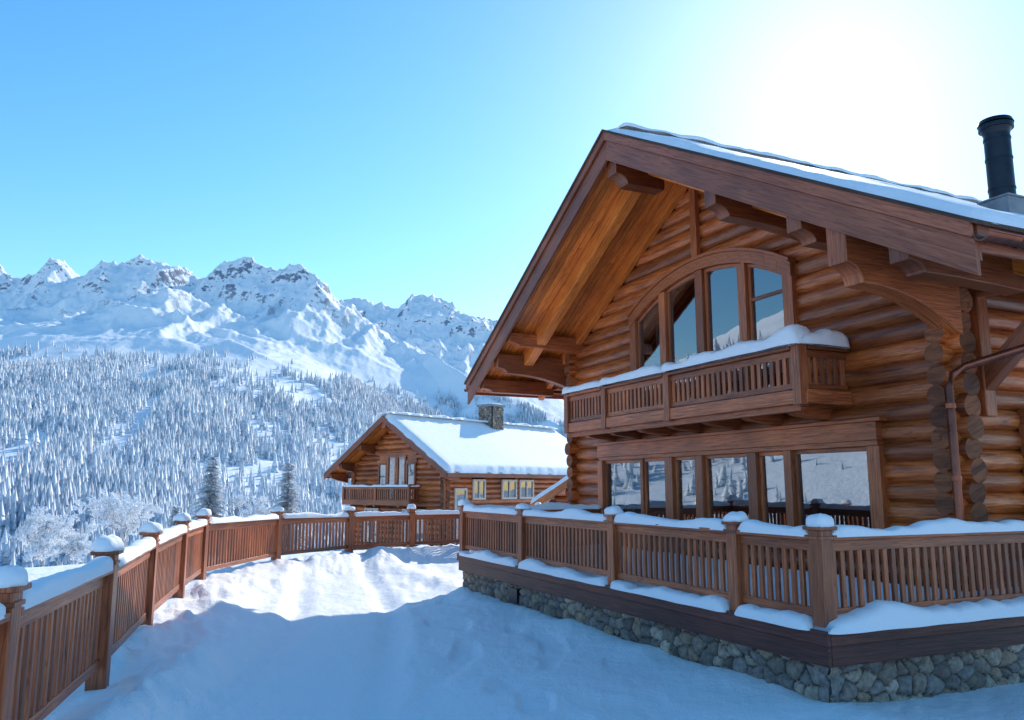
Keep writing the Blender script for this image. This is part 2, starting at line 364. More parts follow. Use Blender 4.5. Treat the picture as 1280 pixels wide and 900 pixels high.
# mountain: snow, rock, forest floor; base colours blued to paint in distance haze
m,nt,b=newmat('mountain_snow_and_rock'); L=nt.links.new; M_mt=m
geo=N(nt,'ShaderNodeNewGeometry'); sx=N(nt,'ShaderNodeSeparateXYZ'); L(geo.outputs['Normal'],sx.inputs[0])
tc=N(nt,'ShaderNodeTexCoord')
n1=N(nt,'ShaderNodeTexNoise'); n1.inputs['Scale'].default_value=.014; n1.inputs['Detail'].default_value=7; n1.inputs['Roughness'].default_value=.7; L(tc.outputs['Object'],n1.inputs['Vector'])
n2=N(nt,'ShaderNodeTexNoise'); n2.inputs['Scale'].default_value=.06; n2.inputs['Detail'].default_value=5; n2.inputs['Roughness'].default_value=.72; L(tc.outputs['Object'],n2.inputs['Vector'])
sp=N(nt,'ShaderNodeSeparateXYZ'); L(geo.outputs['Position'],sp.inputs[0])
t=math_(nt,'ADD',sx.outputs[2],math_(nt,'MULTIPLY',math_(nt,'SUBTRACT',n1.outputs['Fac'],.5),.6))
t=math_(nt,'ADD',t,math_(nt,'MULTIPLY',math_(nt,'SUBTRACT',n2.outputs['Fac'],.5),1.0))
rr=ramp(nt,[(.50,(1,1,1)),(.58,(0,0,0))]); L(t,rr.inputs[0])
alt=N(nt,'ShaderNodeMapRange'); alt.inputs[1].default_value=380; alt.inputs[2].default_value=620; L(sp.outputs[2],alt.inputs[0])
rk=math_(nt,'MULTIPLY',rr.outputs[0],alt.outputs[0])
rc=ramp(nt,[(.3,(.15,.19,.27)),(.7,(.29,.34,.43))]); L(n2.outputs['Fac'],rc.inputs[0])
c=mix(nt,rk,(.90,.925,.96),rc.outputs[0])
fa=N(nt,'ShaderNodeAttribute',attribute_name='forest')
n3=N(nt,'ShaderNodeTexNoise'); n3.inputs['Scale'].default_value=.12; n3.inputs['Detail'].default_value=3; L(tc.outputs['Object'],n3.inputs['Vector'])
fr_=ramp(nt,[(.35,(.56,.61,.69)),(.68,(.86,.89,.93))]); L(n3.outputs['Fac'],fr_.inputs[0])
c=mix(nt,fa.outputs['Fac'],c,fr_.outputs[0])
L(c,b.inputs['Base Color']); b.inputs['Roughness'].default_value=.85; b.inputs['Specular IOR Level'].default_value=.15
bp2=N(nt,'ShaderNodeBump'); bp2.inputs['Strength'].default_value=.6; bp2.inputs['Distance'].default_value=4; L(n2.outputs['Fac'],bp2.inputs['Height']); L(bp2.outputs[0],b.inputs['Normal'])
isp=int(np.searchsorted(rad,190))
polar('ground',0,isp,M_ground); polar('mountain_range',isp-1,len(rad),M_mt)
# distant forest
def forest():
    n=125000; r=np.sqrt(rng.uniform(175**2,2250**2,n)); a=np.radians(rng.uniform(-38,10,n)); x=r*np.sin(a); y=r*np.cos(a)
    r_=rng.uniform(175,900,11000); a_=np.radians(rng.uniform(-38,6,11000)); x=np.append(x,r_*np.sin(a_)); y=np.append(y,r_*np.cos(a_))
    r_=rng.uniform(175,1300,14000); a_=np.radians(rng.uniform(-92,-38,14000)); x=np.append(x,r_*np.sin(a_)); y=np.append(y,r_*np.cos(a_))
    H_,f_=terrain(x,y); k=rng.uniform(0,1,len(x))<f_*.75; x=x[k];y=y[k];z=H_[k]; n=len(x)
    rr=np.hypot(x,y)
    h=(8+16*rng.uniform(0,1,n)**1.6)*(.55+.45*sst(150,700,rr))*(.75+.6*fbm(x/90,y/90,2,44)); w=h*rng.uniform(.14,.23,n); ph=rng.uniform(0,6.28,n)
    S=8; tiers=[(0.0,.55,1.0),(.28,.8,.74),(.55,1.0,.45)]
    vs=[];fs=[]
    for (zb,zt,s) in tiers:
        base=len(vs)
        ring=[]
        for j in range(S):
            t=2*math.pi*j/S; q=s*(1.15 if j%2 else .62); ring.append((math.cos(t)*q,math.sin(t)*q,zb-(.03 if j%2 else 0)))
        vs+=ring+[(0,0,zt)]
        for j in range(S): fs.append((base+j,base+(j+1)%S,base+S))
    vs=np.array(vs);fs=np.array(fs)
    cx=np.cos(ph)[:,None];sx_=np.sin(ph)[:,None]
    vx=(vs[:,0]*cx-vs[:,1]*sx_)*w[:,None]+x[:,None]; vy=(vs[:,0]*sx_+vs[:,1]*cx)*w[:,None]+y[:,None]; vz=vs[:,2]*h[:,None]+z[:,None]-.3
    co=np.stack([vx,vy,vz],-1).reshape(-1,3); F=(fs[None]+(np.arange(n)*len(vs))[:,None,None]).reshape(-1,3)
    me=bpy.data.meshes.new('distant_forest'); me.vertices.add(len(co)); me.vertices.foreach_set('co',co.astype(np.float32).ravel())
    me.loops.add(F.size); me.loops.foreach_set('vertex_index',F.ravel().astype(np.int32)); me.polygons.add(len(F)); me.polygons.foreach_set('loop_start',(np.arange(len(F))*3).astype(np.int32))
    tr_=np.repeat(np.clip(rng.uniform(0,.7,n)+.5*(fbm(x/120,y/120,3,48)-.3),0,1),len(fs)); tr_=np.clip(tr_*.8+rng.uniform(0,.35,len(tr_)),0,1)
    at=me.attributes.new('rnd','FLOAT','FACE'); at.data.foreach_set('value',tr_.astype(np.float32)); me.update(calc_edges=True)
    m,nt,b=newmat('frosted_hazed_forest'); a_=N(nt,'ShaderNodeAttribute',attribute_name='rnd')
    r=ramp(nt,[(0,(.36,.41,.49)),(.4,(.64,.69,.76)),(1,(.92,.935,.95))]); nt.links.new(a_.outputs['Fac'],r.inputs[0]); nt.links.new(r.outputs[0],b.inputs['Base Color']); b.inputs['Roughness'].default_value=.9  # frost tones per tree, lightened and blued to paint in aerial haze
    me.materials.append(m); ob=bpy.data.objects.new('distant_forest',me); scene.collection.objects.link(ob); print('forest',n)
forest()

# ------------------------------------------------------------ railing
def railing(rail,snow,A,B,zt,zb,sp=.125,zt2=None,zb2=None,botsnow=None,topw=.17,sh=.105,bw=.058):
    zt2=zt if zt2 is None else zt2; zb2=zb if zb2 is None else zb2
    A=V((A[0],A[1],0));B=V((B[0],B[1],0)); d=B-A;l=d.length;dn=d/l
    def P(t,z1,z2): p=A+d*t; return V((p.x,p.y,z1+(z2-z1)*t))
    rail.beam(P(0,zt-.025,zt2-.025),P(1,zt-.025,zt2-.025),topw,.05)
    rail.beam(P(0,zt-.105,zt2-.105),P(1,zt-.105,zt2-.105),.05,.105)
    rail.beam(P(0,zb+.04,zb2+.04),P(1,zb+.04,zb2+.04),.055,.085)
    n=max(2,int(round(l/sp)))
    for i in range(n):
        t=(i+.5)/n; z0=zb+(zb2-zb)*t+.07; z1=zt+(zt2-zt)*t-.14
        p=P(t,0,0); rail.beam((p.x,p.y,z0),(p.x,p.y,z1),bw,.036,up=(-dn.y,dn.x,0))
    snow.strip(P(0,zt,zt2),P(1,zt,zt2),topw*1.12,sh)
def post(rail,snow,x,y,zb,zt,w=.17,rot=(0,1,0),cap=True):
    rail.beam((x,y,zb),(x,y,zt),w,w,up=rot)
    rail.beam((x,y,zt),(x,y,zt+.035),w+.07,w+.07,up=rot)
    rail.beam((x,y,zt-.09),(x,y,zt-.06),w+.03,w+.03,up=rot)
    if cap: snow.dome((x,y,zt+.033),w*.77,.095+random.random()*.045)

# stone wall (real relief)
def stone(name,A,B,z0,z1,outn,parent,off):
    A=np.array(A,float);B=np.array(B,float);Ln=np.linalg.norm(B-A);res=.018
    nx=int(Ln/res);nz=int((z1-z0)/res); u,v=np.meshgrid(np.linspace(0,Ln,nx+1),np.linspace(0,z1-z0,nz+1),indexing='ij')
    cw,ch=.21,.15; gx=int(Ln/cw)+3;gz=int((z1-z0)/ch)+3
    sx_=[];sz=[]
    for i in range(-1,gx):
        for j in range(-1,gz):
            sx_.append((i+.5*(j%2)+rng.uniform(.08,.92))*cw); sz.append((j+rng.uniform(.12,.88))*ch)
    sx_=np.array(sx_);sz=np.array(sz); wt=rng.uniform(-.02,.025,len(sx_))
    uw=u+.03*(fbm(u*6,v*6,2,4)-.5); vw=v+.03*(fbm(u*6+9,v*6,2,8)-.5)
    f1=np.full(u.shape,9.);f2=f1.copy();idx=np.zeros(u.shape,int)
    for k in range(len(sx_)):
        sl=(np.abs(u[:,0]-sx_[k])<.55); 
        if not sl.any(): continue
        d=np.hypot((uw[sl]-sx_[k])*.8,(vw[sl]-sz[k])*1.1)-wt[k]
        a=f1[sl];b_=f2[sl];c=idx[sl]; m1=d<a; b_=np.where(m1,a,np.minimum(b_,d)); c=np.where(m1,k,c); a=np.where(m1,d,a); f1[sl]=a;f2[sl]=b_;idx[sl]=c
    e=np.clip((f2-f1)/.06,0,1); disp=.07*np.sqrt(e)+.012*(fbm(u*14,v*14,3,2)-.5)
    pal=np.array([(.25,.20,.155),(.33,.265,.20),(.20,.18,.16),(.30,.22,.15),(.38,.32,.25),(.22,.19,.165),(.15,.125,.105)])
    pc=pal[rng.integers(0,len(pal),len(sx_))]*rng.uniform(.75,1.2,(len(sx_),1))
    col=pc[idx]; mo=(e<.20)[...,None]; col=np.where(mo,np.array((.06,.05,.042)),col)
    dirn=(B-A)/Ln; on=np.array(outn,float)
    co=np.stack([A[0]+dirn[0]*u+on[0]*disp,A[1]+dirn[1]*u+on[1]*disp,z0+v],-1).reshape(-1,3)
    I,J=np.meshgrid(np.arange(nx),np.arange(nz),indexing='ij'); w=nz+1
    q=np.stack([I*w+J,(I+1)*w+J,(I+1)*w+J+1,I*w+J+1],-1).reshape(-1,4)
    me=bpy.data.meshes.new(name); me.from_pydata(co.tolist(),[],q.tolist()); me.polygons.foreach_set('use_smooth',np.ones(len(q),bool))
    ca=me.color_attributes.new('Col','FLOAT_COLOR','POINT'); ca.data.foreach_set('color',np.concatenate([col.reshape(-1,3),np.ones((len(co),1))],1).astype(np.float32).ravel())
    me.materials.append(M_stone); me.update(); ob=bpy.data.objects.new(name,me); scene.collection.objects.link(ob); ob.parent=parent; ob.location=off; return ob

# ------------------------------------------------------------ main chalet
ANG=math.atan2(-.910,.4137)
def W(xh,yh): return (.4137*xh+.910*yh, -.910*xh+.4137*yh)
O=(-12.1,9.5); wx,wy=W(*O); OFF=V((-O[0],-O[1],0))
ch=empty('log_chalet',(wx,wy,0),ANG)
RX=-12.1; RZ=6.54; K=.56; HS=6.95; RY0=7.42; RY1=19.6
def zr(x): return RZ-K*abs(x-RX)
logs=MB(); ends=MB(); LR=.158; SPC=.275
GC=RX+.08; Rr=4.54; Cz=-.39
def openings_front(z):
    o=[]
    if 1.28<z<4.12:
        hw=2.3
        if z>3.4: hw=min(hw,math.sqrt(max(0,Rr*Rr-(z-Cz)**2))-.05)
        if hw>.1: o.append((GC-hw,GC+hw))
    if -.8<z<.95: o.append((-15.8,-8.2))
    return o
def rowsegs(x0,x1,ops):
    segs=[];c=x0
    for a,b_ in sorted(ops):
        if a>c: segs.append((c,a))
        c=max(c,b_)
    if c<x1: segs.append((c,x1))
    return segs
k=0; z=-1.45
while z<6.1:
    hw=(RZ-.42-z)/K
    if hw<.3: break
    ext=5.0+(.25 if z<3.05 else 0); 
    hw=min(hw,ext+random.uniform(-.04,.03))
    for a,b_ in rowsegs(RX-hw,RX+hw,openings_front(z)): logs.log((a,9.58,z),(b_,9.58,z),LR,ends)
    z+=SPC
for xs,op in ((RX+5.0,[(10.75,12.3)]),(RX-5.0,[])):
    z=-1.45+SPC/2
    while z<3.3:
        for a,b_ in rowsegs(9.27+random.uniform(-.03,.04),19.2,op if -.75<z<.85 else []): logs.log((xs,a,z),(xs,b_,z),LR-.015,ends)
        z+=SPC
logs.obj('log_walls',M_log,ch,OFF); ends.obj('log_ends',M_end,ch,OFF)
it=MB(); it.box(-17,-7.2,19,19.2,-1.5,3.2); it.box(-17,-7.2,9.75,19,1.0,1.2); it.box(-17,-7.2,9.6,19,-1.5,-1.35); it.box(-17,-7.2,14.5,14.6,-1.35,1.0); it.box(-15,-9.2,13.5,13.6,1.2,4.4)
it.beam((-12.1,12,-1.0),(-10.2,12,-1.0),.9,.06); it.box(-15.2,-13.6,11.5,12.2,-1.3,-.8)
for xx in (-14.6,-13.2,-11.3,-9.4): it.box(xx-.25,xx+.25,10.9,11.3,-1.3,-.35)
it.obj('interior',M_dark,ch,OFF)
cu=MB()
for (a,b_,z0,z1) in ((-15.7,-15.35,-.75,.8),(-8.75,-8.35,-.75,.8),(-14.3,-13.95,1.3,3.5),(-10.2,-9.9,1.3,3.5)):
    n=10
    for i in range(n):
        x=a+(b_-a)*i/n; cu.box(x,x+(b_-a)/n*.8,9.95+.03*math.sin(i*2.1),9.99+.03*math.sin(i*2.1),z0,z1)
cu.obj('curtains',M_curtain,ch,OFF)
# roof body
rb=MB()
for sg in (-1,1):
    xe=RX+sg*HS
    sh_=[(RX,RY0+.10,RZ-.02),(xe,RY0+.10,zr(xe)-.02),(xe,RY0+.10,zr(xe)-.26),(RX,RY0+.10,RZ-.26)]
    rb.extr(sh_,(0,RY1-RY0-.1,0))
    rb.extr([(RX,RY0-.08,RZ+.035),(xe+sg*.08,RY0-.08,zr(xe+sg*.08)+.035),(xe+sg*.08,RY0-.08,zr(xe+sg*.08)-.012),(RX,RY0-.08,RZ-.012)],(0,RY1-RY0+.1,0))
rb.obj('roof_shingles',M_shingle,ch,OFF)
so=MB()
for sg in (-1,1):
    y=RY0+.12
    while y<9.5:
        xe=RX+sg*(HS-.06); r=random.random(); r0=random.uniform(1.5,5); xm=RX+sg*r0
        for xa,xb in ((RX+sg*.02,xm-sg*.003),(xm+sg*.003,xe)):
            so.beam((xa,y+.065,zr(xa)-.285),(xb,y+.065,zr(xb)-.285),.122,.03,r=.15+.7*random.random())
        y+=.132
    for i in range(13):
        xa=RX+sg*(5.1+i*.14)
        so.beam((xa,9.6,zr(xa)-.285),(xa,RY1,zr(xa)-.285),.134,.03)
so.obj('soffit_planks',M_soffit,ch,OFF,.005)
rf=MB()
for sg in (-1,1):
    for (y,w,hh) in ((8.35,.24,.34),(9.36,.14,.26)):
        xe=RX+sg*(HS-.25-(1.0 if y<9 else 0)); xs_=RX+sg*.15
        rf.beam((xs_,y,zr(xs_)-.315-hh/2),(xe,y,zr(xe)-.315-hh/2),w,hh,r=.6)
rf.obj('rafters',M_soffit,ch,OFF,.012)
bb=MB()
for sg in (-1,1):
    xe=RX+sg*(HS+.03)
    def q(d0,d1,y,t,xa=RX,xb=xe): bb.extr([(xa,y,zr(xa)-d0),(xb,y,zr(xb)-d0),(xb,y,zr(xb)-d1),(xa,y,zr(xa)-d1)],(0,t,0))
    q(.0,.17,RY0-.05,.05); q(.172,.56,RY0,.055); q(.10,.40,RY0+.058,.04)
    xf=RX+sg*(HS+.0)
    bb.box(xf-.02 if sg>0 else xf-.03,xf+.03 if sg>0 else xf+.02,RY0+.06,RY1,zr(xf)-.32,zr(xf)-.02)
bb.obj('bargeboards',M_barge,ch,OFF,.008)
pu=MB()
def purlin(x,fb,wb,w=.28,top=.30,y0=7.53,y1=9.5):
    zt=zr(abs(x-RX)+w/2+RX)-top
    pts=[(x-w/2,y1,zt),(x-w/2,y0,zt),(x-w/2,y0,zt-fb*.72)]
    for i in range(1,7):
        a=i/6*math.pi/2; pts.append((x-w/2,y0+.28*math.sin(a)*.9,zt-fb*.72-fb*.28*(1-math.cos(a))))
    n=6
    for i in range(1,n+1):
        t=i/n; pts.append((x-w/2,y0+.26+(y1-y0-.26)*t,zt-fb-(wb-fb)*(t**2.2)))
    pu.extr(pts,(w,0,0))
purlin(RX,.62,.62,.32,.30,7.53,8.6)
for dx,fb,wb in ((2.78,.58,.72),(4.45,.52,.68),(5.13,.84,1.36),(6.0,.45,.5)): purlin(RX+dx,fb,wb,.26 if dx!=5.13 else .3)
for dx,fb,wb in ((4.7,.30,.36),(5.4,.46,.75),(6.3,.32,.34)): purlin(RX-dx,fb,wb,.24)
for sg in (-1,1):
    pu.box(RX+sg*6.0-.12,RX+sg*6.0+.12,9.5,RY1-.1,zr(RX+6.0)-.72,zr(RX+6.0)-.42)
    for y in (9.95,13.2,16.5):
        xa=RX+sg*5.12;xb=RX+sg*6.3
        pu.beam((xa,y,1.25),(xb,y,2.35),.18,.22); pu.beam((xa,y,2.55),(RX+sg*6.35,y,2.55),.182,.16)
        pu.box(min(xa,xa+sg*.14),max(xa,xa+sg*.14),y-.1,y+.1,.9,2.5)
pu.obj('purlins_and_corbels',M_beam,ch,OFF,.012)
sn=MB()
for sg in (-1,1):
    n=V((sg,0,-K)).normalized(); L_=(HS+.06)*math.sqrt(1+K*K)
    sn.slab((RX,RY0+.0,RZ+.035),n,(0,1,0),L_,RY1-RY0,.12,.13,.7,3+sg,.05,1.6)
sn.strip((RX,RY0+.15,RZ+.02),(RX,RY1,RZ+.02),.8,.11)
sn.obj('roof_snow',M_snow,ch,OFF)
# gutters
gu=MB(); gx=RX+HS+.12; gz=zr(RX+HS)-.16
def gutter(mb,x,y0,y1,z,r=.085):
    o=len(mb.v);S=12
    for (rr_,) in ((r,),(r-.012,)):
        for y in (y0,y1):
            for j in range(S+1):
                a=math.pi+math.pi*j/S; mb.v.append(V((x+math.cos(a)*rr_,y,z+math.sin(a)*rr_)))
    w=S+1
    for j in range(S):
        mb.face((o+j,o+j+1,o+w+j+1,o+w+j),[(0,0)]*4,.5,True); mb.face((o+2*w+j,o+3*w+j,o+3*w+j+1,o+2*w+j+1),[(0,0)]*4,.5,True)
        mb.face((o+j,o+2*w+j,o+2*w+j+1,o+j+1),[(0,0)]*4,.5)
    mb.tube([(x+r,y0,z),(x+r,y1,z)],.012,6)
gutter(gu,gx,RY0-.03,RY1,gz); gutter(gu,RX-HS-.12,RY0-.03,RY1,gz)
y=RY0+.5
while y<RY1: gu.tube([(gx-.1,y,gz+.05),(gx-.09,y,gz-.04),(gx,y,gz-.1),(gx+.09,y,gz-.03)],.01,6); y+=.9
cx=RX+5.0+.24
pp=[(gx,10.55,gz-.07),(gx,10.55,gz-.22),(gx-.06,10.5,gz-.34),(gx-.3,10.33,gz-.52),(cx+.12,9.36,1.50),(cx+.03,9.24,1.40),(cx,9.18,1.25),(cx,9.18,-.62),(cx-.02,9.15,-.75),(cx-.12,9.05,-.95)]
gu.tube(pp,.052,14)
for z in (1.0,.1,-.55): gu.tube([(cx,9.18,z-.03),(cx,9.18,z+.03)],.064,14)
gu.obj('copper_gutter_and_downpipe',M_copper,ch,OFF)
# chimney pipe
px,py=-7.0,10.83; ck=MB(); zb=zr(px)
ck.tube([(px,py,zb-.2),(px,py,4.98)],.17,24); ck.tube([(px,py,4.98),(px,py,5.06)],[.17,.20],24); ck.tube([(px,py,5.06),(px,py,5.12)],.225,24); ck.tube([(px,py,5.14),(px,py,5.2)],[.235,.21],24)
for z in (4.15,4.6,4.9): ck.tube([(px,py,z),(px,py,z+.03)],.178,24)
ck.obj('stove_pipe',M_black,ch,OFF)
fl=MB(); fl.box(px-.22,px+.22,py-.22,py+.22,zb-.3,zb+.30); fl.box(px-.235,px+.235,py-.235,py+.235,zb+.30,zb+.33); fl.obj('pipe_flashing',M_flash,ch,OFF,.01)
# windows
tr_=MB(); gls=MB()
def pane(x0,x1,z0,z1,y,axis='x'):
    o=len(gls.v); t=random.uniform(-.012,.012); t2=random.uniform(-.012,.012)
    if axis=='x': gls.v+= [V((x0,y,z0)),V((x1,y+t,z0)),V((x1,y+t+t2,z1)),V((x0,y+t2,z1))]
    else: gls.v+= [V((y,x0,z0)),V((y,x1,z0)),V((y,x1,z1)),V((y,x0,z1))]
    gls.face((o,o+1,o+2,o+3),[(0,0)]*4,.5)
wz0,wz1=-.78,.62; X0,X1=-15.83,-8.17
tr_.box(X0-.02,X1+.02,9.33,9.47,wz1+.03,wz1+.29); tr_.box(X0-.12,X1+.12,9.30,9.46,wz1+.292,wz1+.345)
tr_.box(X0,X1,9.36,9.60,wz1-.05,wz1+.028)
tr_.box(X0-.1,X1+.1,9.29,9.5,wz0-.1,wz0)
for x,w in ((X0+.07,.2),(-13.15,.24),(-12.2,.22),(-10.76,.22),(-9.92,.16),(X1-.07,.22)):
    tr_.box(x-w/2,x+w/2,9.34,9.52,wz0+.002,wz1-.052)
tr_.box(-14.2,-14.1,9.38,9.5,wz0,wz1-.06)
bnds=[(-15.66,-14.2),(-14.1,-13.27),(-13.03,-12.31),(-12.09,-10.87),(-10.65,-10.0),(-9.84,-8.35)]
for a,b_ in bnds:
    for (u0,u1,v0,v1) in ((a,b_,wz0,wz0+.06),(a,b_,wz1-.12,wz1-.052)): tr_.box(u0,u1,9.42,9.49,v0+.003,v1)
    tr_.box(a,a+.05,9.421,9.489,wz0+.065,wz1-.125); tr_.box(b_-.05,b_,9.421,9.489,wz0+.065,wz1-.125)
    pane(a,b_,wz0,wz1,9.46)
def arc(x,R=Rr): return Cz+math.sqrt(max(0,R*R-(x-GC)**2))
gz0=1.3
bx=[GC-2.3,GC-1.2,GC,GC+1.2,GC+2.3]
for i in range(4):
    a,b_=bx[i],bx[i+1]; n=8; o=len(gls.v); t=random.uniform(-.012,.012)
    pts=[V((a,9.46,gz0)),V((b_,9.46+t,gz0))]+[V((b_+(a-b_)*j/n,9.46+t*(1-j/n),arc(b_+(a-b_)*j/n,Rr-.03))) for j in range(n+1)]
    gls.v+=pts; gls.face(range(o,o+len(pts)),[(0,0)]*len(pts),.5)
for i,x in enumerate(bx):
    w=.22 if i in (0,2,4) else .2
    zt=arc(x,Rr-.06) if 0<i<4 else arc(x,Rr)
    tr_.box(x-w/2,x+w/2,9.35,9.53,gz0,zt-.02)
n=16
for (R0,R1,ya,yb) in ((Rr+.13,Rr-.07,9.33,9.5),(Rr-.08,Rr-.14,9.42,9.49),(Rr+.19,Rr+.132,9.29,9.47)):
    for i in range(n):
        xa=GC-2.41+4.82*i/n; xb=GC-2.41+4.82*(i+1)/n
        tr_.extr([(xa,ya,arc(xa,R0)),(xb,ya,arc(xb,R0)),(xb,ya,arc(xb,R1)),(xa,ya,arc(xa,R1))],(0,yb-ya,0),r=.45)
for i in range(4):
    a,b_=bx[i],bx[i+1]; tr_.box(a+.11,b_-.11,9.42,9.49,gz0,gz0+.12)
    for xx in (a+.13,b_-.13): tr_.box(xx-.025,xx+.025,9.421,9.488,gz0+.12,arc(xx,Rr-.12))
tr_.box(GC+1.3,GC+2.2,9.425,9.485,3.18,3.24)
tr_.box(RX-.09,RX+.09,9.34,9.44,arc(RX)+.2,RZ-.75)
sxx=RX+5.0+.13
for (a,b_,c,d) in ((10.66,12.4,.82,1.02),(10.66,12.4,-.86,-.74),(10.66,10.82,-.74,.82),(12.24,12.4,-.74,.82),(11.48,11.56,-.74,.82)): tr_.box(sxx-.02,sxx+.10,a,b_,c,d)
pane(10.8,12.3,-.74,.82,sxx+.03,'y')
tr_.obj('window_frames',M_trim,ch,OFF,.006); gls.obj('window_panes',M_glass,ch,OFF)
# balcony
bl=MB(); bs=MB(); bx0,bx1,by0,by1=-15.77,-8.64,8.5,9.42
bl.box(bx0,bx1,by0+.05,by1,1.28,1.34)
bl.box(bx0,bx1,by0-.03,by0+.04,1.18,1.38); bl.box(bx0+.12,bx1-.12,by0+.06,by0+.16,1.08,1.27)
for xx in (bx0,bx1): bl.box(xx-.04,xx+.04,by0+.045,by1,1.18,1.38)
for i in range(7):
    x=bx0+.5+i*(bx1-bx0-1)/6; bl.extr([(x-.09,9.5,1.27),(x-.09,8.62,1.27),(x-.09,8.62,1.14),(x-.09,8.8,1.05),(x-.09,9.5,.98)],(.18,0,0))
for x,y in ((bx0+.07,by0+.02),(-11.9,by0+.02),(bx1-.07,by0+.02),(-14.1,by0+.02)):
    bl.box(x-.08,x+.08,y-.07,y+.09,1.16,2.06)
def brail(A,B):
    railing(bl,MB(),A,B,2.02,1.40,.135,topw=.2,bw=.075)
brail((bx0+.15,by0+.03),(-14.18,by0+.03)); brail((-14.02,by0+.03),(-11.98,by0+.03)); brail((-11.82,by0+.03),(bx1-.15,by0+.03))
brail((bx1-.06,by0+.12),(bx1-.06,by1)); brail((bx0+.06,by0+.12),(bx0+.06,by1))
bs.strip((bx0-.02,by0+.05,2.05),(-14.1,by0+.05,2.05),.38,.17); bs.strip((-14.15,by0+.05,2.05),(-11.9,by0+.05,2.05),.40,.19); bs.strip((-11.95,by0+.05,2.05),(bx1+.06,by0+.05,2.05),.42,.23)
bs.strip((bx1-.06,by0-.05,2.05),(bx1-.06,by1,2.05),.36,.21); bs.strip((bx0+.06,by0,2.05),(bx0+.06,by1,2.05),.3,.2)
bs.slab((bx0+.1,by0+.1,1.34),(1,0,0),(0,1,0),bx1-bx0-.2,.8,.14,.1)
bl.obj('balcony',M_rail,ch,OFF,.006); bs.obj('balcony_snow',M_snow,ch,OFF)

# ------------------------------------------------------------ deck
dk=empty('wooden_deck',(wx,wy,0),ANG)
dr=MB(); dsn=MB(); fa_=MB(); fl_=MB()
DX0,DX1,DY0,DY1=-15.78,-5.90,5.93,15.0; ZF=-1.35
rx=[-15.66,-12.82,-9.83,-7.26,-6.03]; yr=DY0+.12; ZT=-.47
for x in rx: post(dr,dsn,x,yr,ZF-.03,-.42,.16)
for i in range(4):
    railing(dr,dsn,(rx[i]+.085,yr),(rx[i+1]-.085,yr),ZT,-1.25,.118)
    dsn.strip((rx[i]+.08,yr-.05,ZF),(rx[i+1]-.08,yr-.05,ZF),.26,.12)
ry=[yr,9.95,13.4]
for y in ry[1:]: post(dr,dsn,-6.03,y,ZF-.03,-.42,.16)
for i in range(2):
    railing(dr,dsn,(-6.03,ry[i]+.085),(-6.03,ry[i+1]-.085),ZT,-1.25,.118); dsn.strip((-5.99,ry[i]-.1,ZF),(-5.99,ry[i+1]-.08,ZF),.34,.18)
railing(dr,dsn,(-15.66,yr+.085),(-15.66,9.3),ZT,-1.25,.118)
for i,(d,za,zb_) in enumerate(((0,ZF-.14,ZF),(.03,ZF-.335,ZF-.142))):
    fa_.box(DX0+d,DX1-d,DY0+d,DY0+d+.05,za,zb_); fa_.box(DX1-d-.05,DX1-d,DY0+d+.052,DY1,za,zb_); fa_.box(DX0+d,DX0+d+.05,DY0+d+.052,9.3,za,zb_)
y=DY0+.06
while y<9.4: fl_.box(DX0+.06,DX1-.06,y,y+.13,ZF-.05,ZF-.015); y+=.135
fl_.box(-6.85,DX1-.06,9.42,DY1,ZF-.05,ZF-.015)
dsn.slab((DX0+.25,DY0+.3,ZF-.01),(1,0,0),(0,1,0),DX1-DX0-.5,9.3-DY0-.3,.13,.14,.9,8)
dsn.slab((-7.0,9.2,ZF-.01),(1,0,0),(0,1,0),.85,5.5,.13,.14,.9,8)
dr.obj('deck_railing',M_rail,dk,OFF,.006); dsn.obj('deck_snow',M_snow,dk,OFF); fa_.obj('deck_fascia',M_fascia,dk,OFF,.008); fl_.obj('deck_boards',M_fascia,dk,OFF)
ins=.16
stone('stone_foundation_front',(DX0+ins-.04,DY0+ins),(DX1-ins+.05,DY0+ins),-2.5,ZF-.30,(0,-1),dk,OFF)
stone('stone_foundation_side',(DX1-ins,DY0+ins-.05),(DX1-ins,DY1),-2.5,ZF-.30,(1,0),dk,OFF)
stone('stone_foundation_end',(DX0+ins,9.4),(DX0+ins,DY0+ins-.05),-2.5,ZF-.30,(-1,0),dk,OFF)
cr=MB(); cr.box(DX1-ins-.1,DX1-ins+.035,DY0+ins-.035,DY0+ins+.1,-2.5,ZF-.31); cr.obj('foundation_corner_core',M_flash,dk,OFF,.03)
vt=MB(); vt.box(-13.3,-12.95,DY0+.05,DY0+.12,-2.0,-1.75); 
vt.obj('foundation_vent',M_black,dk,OFF)
# ------------------------------------------------------------ fence
fe=empty('wooden_fence',(FENCE[3][0],FENCE[3][1],-1.8)); foff=V((-FENCE[3][0],-FENCE[3][1],1.8))
fr2=MB(); fs2=MB(); ztop=[-.66,-.66,-.66,-.66,-.64,-.62,-.62,-.66,-.70,-.70,-.70,-.7]
zbase=-1.74
for i,(x,y) in enumerate(FENCE):
    a=FENCE[max(0,i-1)];b_=FENCE[min(len(FENCE)-1,i+1)]; d=V((b_[0]-a[0],b_[1]-a[1],0)).normalized()
    post(fr2,fs2,x,y,-2.3,ztop[i]+.04,.17,rot=(d.x,d.y,0))
for i in range(len(FENCE)-1):
    a=V((*FENCE[i],0));b_=V((*FENCE[i+1],0));d=(b_-a).normalized(); a+=d*.09;b_-=d*.09
    railing(fr2,fs2,a,b_,ztop[i]-.07,zbase+.13,.125,zt2=ztop[i+1]-.07,sh=.11)
fr2.obj('fence_posts_and_rails',M_rail,fe,foff,.006); fs2.obj('fence_snow',M_snow,fe,foff)

